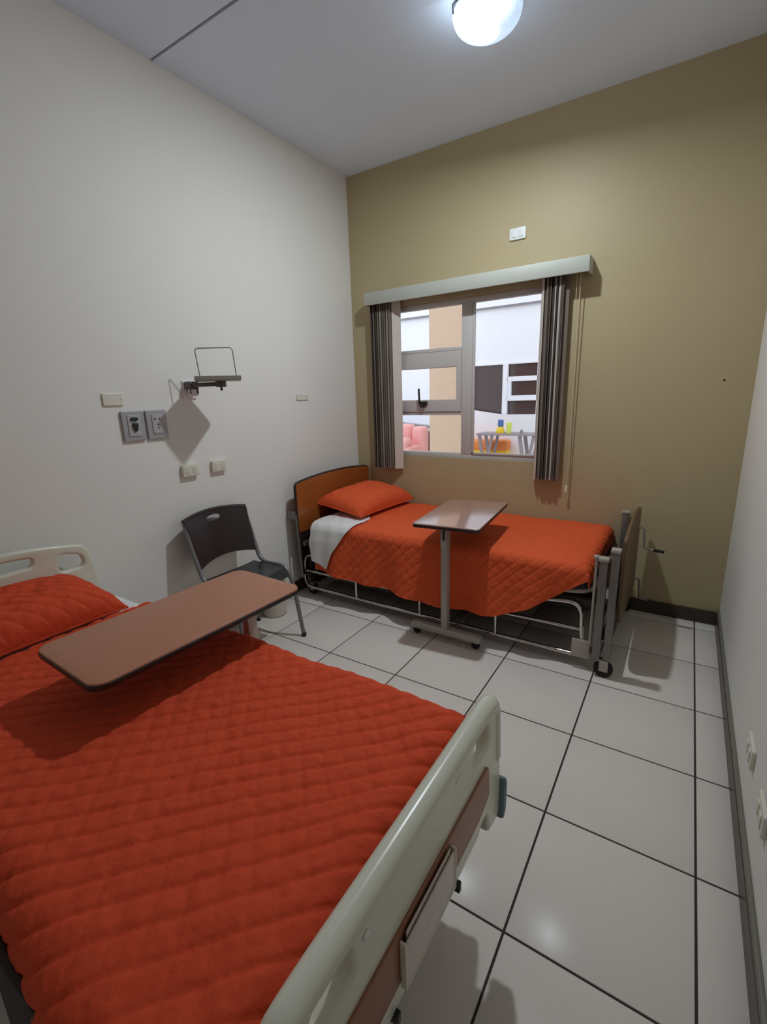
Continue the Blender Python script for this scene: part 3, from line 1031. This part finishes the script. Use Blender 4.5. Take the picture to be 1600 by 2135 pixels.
# ================================================================== WINDOW BED
b2 = thing('hospital_bed', 'chrome-railed hospital bed with wooden headboard below the window', 'bed', (1.15, -0.47, 0))
HC = -0.472
def arch(z_mid, z_end, hw, n=16):
    return [(hw * (-1 + 2 * k / n), z_mid - (z_mid - z_end) * abs(-1 + 2 * k / n) ** 2.2) for k in range(n + 1)]
hol = [(-0.458, 0.50)] + arch(0.893, 0.862, 0.458) + [(0.458, 0.50)]
hol = round2d(hol, [0.01, 0.035] + [0.004] * 15 + [0.035, 0.01])
hb2 = part('headboard', G().flat([hol], 0.02, 0.002, Matrix.Translation((0.105, HC, 0)) @ YZ), 'head_wood', b2, 40)
part('edge_band', G().tube([(0.103, HC + a, b) for (a, b) in hol], 0.0115, 8, closed=True), 'edge_dark', hb2, 60)
part('shaded_lower_panel', G().box(0.096, 0.114, HC - 0.45, HC + 0.45, 0.17, 0.49, 0.003), 'edge_dark', hb2, 30)  # shadow on the headboard's lower part, put in as a dark panel
# head posts
for s in (-1, 1):
    part('post', G().box(0.118, 0.155, HC + s * 0.38 - 0.018, HC + s * 0.38 + 0.018, 0.10, 0.40, 0.003), 'frame_dark', b2, 30)
    caster(b2, 0.138, HC + s * 0.38, 0.045)
part('head_crossbar', G().box(0.12, 0.15, HC - 0.44, HC + 0.44, 0.40, 0.43, 0.003), 'frame_grey', b2, 30)
# thin rod and bracket at head, near corner
part('rod', G().tube([(0.125, -0.945, 0.17), (0.105, -0.945, 0.64)], 0.008, 8), 'frame_grey', b2)
part('bracket', G().box(0.03, 0.10, -0.95, -0.935, 0.60, 0.66, 0.003), 'frame_grey', b2, 30)
# footboard
fol = [(-0.375, 0.25)] + arch(0.765, 0.725, 0.375) + [(0.405, 0.2)]
fol = round2d(fol, [0.13, 0.06] + [0.004] * 15 + [0.06, 0.05])
fb2 = part('footboard', G().flat([fol], 0.016, 0.002, Matrix.Translation((2.228, HC, 0)) @ YZ), 'foot_wood', b2, 40)
part('edge_band', G().tube([(2.226, HC + a, b) for (a, b) in fol], 0.0095, 8, closed=True), 'foot_wood', fb2, 60)
# foot posts with pale caps
def post(x0, x1, y, z0, z1, m='frame_grey'):
    p = part('post', G().box(x0, x1, y - 0.022, y + 0.022, z0, z1, 0.003), m, b2, 30)
    part('cap', G().box(x0 - 0.006, x1 + 0.004, y - 0.026, y + 0.026, z1 - 0.004, z1 + 0.012, 0.004), 'frame_beige', p, 30)
post(2.128, 2.166, -0.93, 0.09, 0.638)
post(2.180, 2.214, -0.93, 0.105, 0.69)
post(2.128, 2.170, -0.045, 0.09, 0.675)
part('rod', G().tube([(2.112, -0.93, 0.17), (2.113, -0.93, 0.648)], 0.0075, 8), 'frame_beige', b2)
part('rod_cap', G().box(2.098, 2.124, -0.945, -0.915, 0.643, 0.654, 0.003), 'frame_beige', b2, 30)
part('foot_crossbar', G().box(2.135, 2.16, -0.91, -0.06, 0.30, 0.36, 0.003), 'frame_dark', b2, 30)
part('foot_crossbar', G().box(2.16, 2.212, -0.92, -0.03, 0.20, 0.235, 0.003), 'frame_dark', b2, 30)
part('catch', G().box(2.167, 2.182, -0.942, -0.918, 0.44, 0.49, 0.003), 'gloss_white', b2, 30)
caster(b2, 2.185, -0.93, 0.047)
caster(b2, 2.185, -0.06, 0.047)
# deck
dk = G()
dk.box(0.16, 2.10, -0.872, -0.835, 0.345, 0.385, 0.004)
dk.box(0.16, 2.10, -0.095, -0.055, 0.345, 0.385, 0.004)
for x in (0.2, 0.7, 1.2, 1.7, 2.06):
    dk.box(x - 0.015, x + 0.015, -0.86, -0.08, 0.35, 0.38, 0.002)
dk.box(0.16, 2.10, -0.86, -0.08, 0.38, 0.39)
part('bed_deck', dk, 'frame_dark', b2, 30)
part('deck_end', G().tube(rpath([(1.85, -0.865, 0.40), (2.095, -0.875, 0.435), (2.105, -0.06, 0.435), (1.9, -0.06, 0.40)], 0.08), 0.013, 8), 'frame_beige', b2)
part('under_beam', G().box(0.3, 2.05, -0.62, -0.32, 0.20, 0.26, 0.004), 'frame_dark', b2, 30)
part('motor_box', G().box(0.55, 0.95, -0.6, -0.35, 0.12, 0.2, 0.01), 'frame_dark', b2, 30)
# lowered chrome side rail on the near side
RY = -0.893
sr = part('side_rail', G().tube(rpath([(2.066, RY, 0.15), (2.052, RY, 0.372), (1.77, RY, 0.347), (0.9, RY, 0.335), (0.112, RY, 0.326), (0.098, RY, 0.073), (1.06, RY, 0.068), (2.03, RY, 0.066)], 0.075, 8), 0.0120, 10), 'chrome', b2, 60, label='lowered chrome side rail')
part('rail_bar', G().tube([(0.105, RY, 0.200), (0.57, RY, 0.200), (1.77, RY, 0.218), (2.056, RY, 0.220)], 0.0105, 8), 'chrome', sr, 60)
for x in (0.58, 1.087, 1.59):
    part('spindle', G().tube([(x, RY, 0.068), (x, RY, 0.205)], 0.0095, 8), 'chrome', sr, 60)
bk = part('rail_bracket', G().box(2.020, 2.112, RY - 0.024, RY - 0.012, 0.066, 0.170, 0.004), 'frame_beige', sr, 30)
part('rail_arm', G().bar((2.085, RY - 0.006, 0.12), (2.135, -0.915, 0.12), 0.012, 0.03, 0.002), 'frame_dark', sr, 30)
part('rail_arm', G().box(0.13, 0.165, RY - 0.012, RY + 0.02, 0.12, 0.19, 0.003), 'frame_dark', sr, 30)
# cranks at the foot
def crank(y, z, m):
    g = G().tube(rpath([(2.236, y, z), (2.275, y, z), (2.282, y + 0.02, z - 0.13), (2.33, y + 0.02, z - 0.135)], 0.012), 0.006, 8)
    c = part('crank', g, m, b2, 60)
    part('grip', G().tube([(2.328, y + 0.02, z - 0.135), (2.385, y + 0.02, z - 0.14)], 0.009, 8), 'black_plastic', c)
crank(-0.30, 0.655, 'frame_beige')
crank(-0.33, 0.345, 'frame_grey')
# mattress
part('mattress', G().box(0.15, 2.085, -0.87, -0.045, 0.39, 0.566, 0.04, 4), 'mattress_dark', b2, 50)

# bedding of the window bed
def nd2(x):
    pts = [(0.2, 0.345), (0.6, 0.362), (1.05, 0.392), (1.35, 0.405), (1.6, 0.375), (1.8, 0.285), (1.95, 0.175), (2.04, 0.10), (2.08, 0.075)]
    return float(np.interp(x, [p[0] for p in pts], [p[1] for p in pts]))


cv2 = bedspread(0.235, 2.08, -0.463, 0.445, 0.582, 0.055, nd2, lambda x: 0.10, 0.10, 0.0066, 0.0055, 0.0505, 11, flare=0.028)
solo('bedspread', cv2, 'orange', 'orange quilted bedspread on the window bed', 'bedspread', smooth=70)


def sheet2():
    nu, nv = 40, 90
    half, r, yc = 0.462, 0.062, -0.463
    lo = -unroll_for(0.275, half, r)
    V = np.linspace(lo, half - 0.14, nv)
    Yp, dy = fold(V, half, r)
    P = np.zeros((nu, nv, 3))
    for j in range(nv):
        hangs = max(0.0, float(dy[j]))
        y = yc + Yp[j]
        # slanting edge: nearer the head towards the hem; tucked under the pillow on top
        if hangs > 0.001:
            xr = 0.565 - 0.72 * hangs
        else:
            xr = float(np.interp(y, [-0.90, -0.66, -0.5, -0.1], [0.565, 0.56, 0.44, 0.36]))
        xl = 0.222 - 0.25 * max(0, hangs - 0.10) * max(0, 0.20 - hangs) * 20 + 0.2 * max(0, hangs - 0.2)
        for i in range(nu):
            s_ = i / (nu - 1)
            x = xl + (xr - xl) * s_
            out = min(1, hangs * 8) * (0.016 + 0.06 * max(0, hangs - 0.06) + 0.005 * math.sin(x * 46 + hangs * 9))
            P[i, j] = (x, y - out, 0.596 - hangs - 0.05 * s_ * max(0, hangs - 0.2) / 0.075 + 0.002 * math.sin(x * 60 + y * 31))
    return sheet_mesh(P, 0.003, np.array([0, -0.3, 1.0])[None, None, :])


solo('bed_sheet', sheet2(), 'sheet', 'white sheet turned down over the head end of the window bed', 'sheet', smooth=70)
g, sm = pillow(0.44, 0.70, 0.15, 31)
put_pillow('pillow', g, sm, (0.335, -0.375, 0.622), (0, math.radians(7), math.radians(-4)), 'orange', 'orange quilted pillow at the head of the window bed')

# ================================================================== CHAIR
CY = -1.612
ch = thing('stacking_chair', 'dark brown plastic chair with grey tube frame against the white wall', 'chair', (0.3, CY, 0))
# backrest, curved shell with hand slot
def back_pt(u, v, off):
    # u -1..1 across, v 0..1 up
    arch_top = 0.020 * (1 - u * u)
    arch_bot = 0.030 * (1 - u * u)
    z = (0.525 + arch_bot) * (1 - v) + (0.800 + arch_top) * v
    x = 0.185 - 0.085 * (z - 0.52) / 0.3 - 0.040 * (1 - u * u)
    hw = 0.212 + (0.012 if v > 0.9 else 0)
    return (x + off, CY + u * hw, z)


bsh = G().flat([[(-1, 0), (1, 0), (1, 1), (-1, 1)], ell(0.50, 0.135, 28, -0.02, 0.845)], 0.012, 0.0)
bb = bmesh.new()
bvs = [bb.verts.new(p) for p in bsh.v]
for f in bsh.f:
    bb.faces.new([bvs[k] for k in f])
for k in range(1, 24):
    bmesh.ops.bisect_plane(bb, geom=bb.verts[:] + bb.edges[:] + bb.faces[:], plane_co=(-1 + k / 12, 0, 0), plane_no=(1, 0, 0))
for v_ in (0.25, 0.5, 0.72):
    bmesh.ops.bisect_plane(bb, geom=bb.verts[:] + bb.edges[:] + bb.faces[:], plane_co=(0, v_, 0), plane_no=(0, 1, 0))
shell = G().bm(bb)
shell.v = [back_pt(p[0], p[1], p[2]) for p in shell.v]
part('backrest', shell, 'chair_brown', ch, 50)
cap = G().tube([(back_pt(-1 + 2 * k / 20, 1.0, -0.006)[0], back_pt(-1 + 2 * k / 20, 1.0, 0)[1], back_pt(-1 + 2 * k / 20, 1.0, 0)[2] + 0.002) for k in range(21)], 0.013, 8)
part('back_rim', cap, 'chair_brown', ch, 60)
# seat
nuu, nvv = 24, 20
P = np.zeros((nuu, nvv, 3))
for i in range(nuu):
    for j in range(nvv):
        s = i / (nuu - 1); v = -1 + 2 * j / (nvv - 1)
        x = 0.165 + 0.315 * s
        z = 0.452 - 0.012 * math.sin(PI * min(s * 1.1, 1)) * (1 - v * v) - (0.045 * ((s - 0.8) / 0.2) ** 2 if s > 0.8 else 0)
        z += 0.006 * abs(v) ** 4
        P[i, j] = (x, CY + v * (0.193 - 0.01 * s), z)
part('seat', sheet_mesh(P, 0.012, np.array([0, 0, 1.0])[None, None, :]), 'seat_black', ch, 50)
for s in (-1, 1):
    yb = CY + s * 0.216
    fr = rpath([(0.092, yb, 0.808), (0.150, yb, 0.62), (0.205, CY + s * 0.213, 0.452), (0.43, CY + s * 0.208, 0.462), (0.478, CY + s * 0.212, 0.36), (0.520, CY + s * 0.228, 0.004)], 0.07, 8)
    part('frame_tube', G().tube(fr, 0.0125, 10), 'chair_tube', ch, 60)
    part('leg', G().tube([(0.225, CY + s * 0.212, 0.45), (0.165, CY + s * 0.222, 0.22), (0.103, CY + s * 0.234, 0.004)], 0.0115, 10), 'chair_tube', ch, 60)
    part('foot_cap', G().lathe([(0.015, 0.0), (0.015, 0.025)], (0.520, CY + s * 0.228, 0), 10), 'black_plastic', ch)
    part('foot_cap', G().lathe([(0.015, 0.0), (0.015, 0.03)], (0.104, CY + s * 0.234, 0), 10), 'black_plastic', ch)
part('cross_tube', G().tube([(0.40, CY - 0.2, 0.425), (0.40, CY + 0.2, 0.425)], 0.01, 8), 'chair_tube', ch)
part('cross_tube', G().tube([(0.22, CY - 0.21, 0.43), (0.22, CY + 0.21, 0.43)], 0.01, 8), 'chair_tube', ch)

# waste bin behind the chair
bn = thing('waste_bin', 'cream plastic bin on the floor behind the chair', 'bin', (0.135, -1.24, 0))
part('body', G().lathe([(0.072, 0.0), (0.078, 0.004), (0.094, 0.22), (0.098, 0.22), (0.098, 0.226), (0.091, 0.226), (0.074, 0.008), (0.0005, 0.008)], (0.125, -1.245, 0), 32), 'bin', bn, 40)
part('base_ring', G().lathe([(0.074, 0.0), (0.080, 0.001), (0.081, 0.010), (0.077, 0.012)], (0.125, -1.245, 0), 32), 'slot', bn, 40)

# ================================================================== COURTYARD SEEN THROUGH THE WINDOW
struct('floor_courtyard', G().box(-5.0, 4.0, 0.14, 6.0, -0.06, 0.0), 'out_floor')
EY = 4.6
wo = G().flat([[(-5.0, 0.0), (4.0, 0.0), (4.0, 3.4), (-5.0, 3.4)], [(-0.80, 1.06), (-0.80, 1.905), (1.4, 1.905), (1.4, 1.06)]], 0.15, 0, Matrix.Translation((0, EY + 0.075, 0)) @ XZ)
wout = struct('wall_courtyard', wo, 'out_white')
part('cornice', G().box(-5.0, 4.0, EY - 0.05, EY, 2.775, 2.80), 'out_grey', wout, 0)
part('cornice', G().box(-5.0, 4.0, EY - 0.07, EY, 2.80, 3.4), 'out_white', wout, 0)
struct('wall_courtyard_side', G().box(-5.1, -5.0, 0.14, 6.0, 0, 3.4), 'out_white')
struct('wall_courtyard_side', G().box(4.0, 4.1, 0.14, 6.0, 0, 3.4), 'out_white')
w2 = thing('window_2', None, None, (0.3, EY, 1.06), kind='structure')
fo = G()
fo.box(-0.80, 1.4, EY - 0.02, EY + 0.06, 1.89, 1.925)
fo.box(-0.80, 1.4, EY - 0.02, EY + 0.06, 1.045, 1.075)
fo.box(-0.27, -0.185, EY - 0.03, EY + 0.06, 1.06, 1.9)
fo.box(-0.19, 0.34, EY - 0.03, EY + 0.06, 1.615, 1.69)
fo.box(-0.19, 0.34, EY - 0.03, EY + 0.06, 1.30, 1.385)
fo.box(-0.16, -0.125, EY - 0.035, EY + 0.06, 1.33, 1.66)
fo.box(0.30, 0.39, EY - 0.03, EY + 0.06, 1.06, 1.9)
fo.box(-0.83, -0.79, EY - 0.02, EY + 0.06, 1.06, 1.9)
part('frame', fo, 'out_white', w2, 0)
for (x0, x1, z0, z1) in ((-0.80, -0.27, 1.07, 1.89), (-0.19, 0.345, 1.69, 1.89), (-0.13, 0.345, 1.385, 1.615), (-0.19, 0.345, 1.07, 1.30), (0.39, 1.4, 1.07, 1.89)):
    part('pane', G().box(x0, x1, EY + 0.03, EY + 0.035, z0, z1), 'dark_glass', w2, 0)
# sloping white parapet under that window
par = G().flat([[(-1.2, 0.0), (2.2, 0.0), (2.2, 1.075), (-0.22, 1.075), (-0.85, 1.17), (-1.2, 1.2)]], 0.12, 0, Matrix.Translation((0, EY - 0.12, 0)) @ XZ)
struct('wall_parapet', par, 'out_white')
lw = struct('wall_low', G().flat([[(-3.4, 0), (-1.22, 0), (-1.22, 0.885), (-1.9, 0.955), (-3.4, 1.1)]], 0.1, 0, Matrix.Translation((0, 3.95, 0)) @ XZ), 'out_white')
cop = G()
cop.bar((-3.4, 3.95, 1.11), (-1.9, 3.95, 0.965), 0.14, 0.03)
cop.bar((-1.9, 3.95, 0.965), (-1.22, 3.95, 0.90), 0.14, 0.03)
part('coping', cop, 'out_grey', lw, 0)
struct('wall_pillar', G().box(-0.63, -0.15, 2.6, 2.9, 0, 3.4, 0.004), 'out_beige')
solo('garden_post', G().box(-1.19, -1.07, 3.63, 3.70, 0, 0.86, 0.01), 'out_brown', 'grey-brown post beside the beige pillar outside the window', 'post')

sf = thing('armchair', 'pink padded armchair in the courtyard beyond the left window panes', 'armchair', (-1.6, 3.35, 0))
part('back', G().box(-2.05, -1.38, 3.40, 3.60, 0.28, 0.985, 0.07, 5), 'sofa', sf, 60)
part('back', G().box(-1.37, -1.13, 3.36, 3.58, 0.28, 0.95, 0.07, 5), 'sofa', sf, 60)
part('armrest', G().box(-1.68, -1.22, 2.95, 3.20, 0.62, 0.80, 0.08, 5), 'sofa', sf, 60)
part('base', G().box(-2.05, -1.18, 2.98, 3.5, 0.0, 0.66, 0.04, 3), 'sofa', sf, 60)

tb = thing('patio_table', 'grey trestle table in the courtyard beyond the right window pane', 'table', (0.0, 3.95, 0))
part('tabletop', G().box(-0.40, 0.60, 3.75, 4.13, 0.795, 0.822, 0.004), 'out_table', tb, 30)
for cx in (-0.255, 0.39):
    for yy in (3.8, 4.08):
        part('leg', G().bar((cx - 0.105, yy, 0.79), (cx + 0.02, yy, 0.0), 0.03, 0.05), 'out_table', tb, 30)
        part('leg', G().bar((cx + 0.105, yy, 0.79), (cx + 0.02, yy, 0.30), 0.03, 0.04), 'out_table', tb, 30)
bt = thing('spray_bottle', 'yellow and blue bottle standing on the patio table outside', 'bottle', (-0.055, 3.9, 0.822))
part('body', G().lathe([(0.07, 0.822), (0.075, 0.84), (0.05, 0.90), (0.04, 0.92)], (-0.055, 3.9, 0), 16), 'out_yellow', bt, 40)
part('label_band', G().lathe([(0.04, 0.92), (0.045, 0.93), (0.045, 1.02), (0.03, 1.03)], (-0.05, 3.9, 0), 16), 'out_blue', bt, 40)
solo('cup', G().lathe([(0.035, 0.822), (0.045, 0.98), (0.04, 0.98), (0.03, 0.83)], (0.085, 3.9, 0), 16), 'out_lime', 'lime green cup on the patio table outside, right of the bottle', 'cup')
solo('salt_shaker', G().lathe([(0.02, 0.822), (0.024, 0.85), (0.018, 0.875), (0.008, 0.88)], (0.28, 3.9, 0), 12), 'out_grey', 'tiny grey shaker at the right end of the patio table outside', 'shaker')
oc = thing('ottoman', 'orange padded ottoman behind the patio table outside', 'ottoman', (-0.35, 4.2, 0))
part('cushion', G().box(-0.95, -0.02, 4.16, 4.40, 0.50, 0.68, 0.05, 4), 'out_orange', oc, 50)
part('base', G().box(-0.93, -0.04, 4.18, 4.39, 0.08, 0.52, 0.02, 2), 'out_yellow', oc, 40)
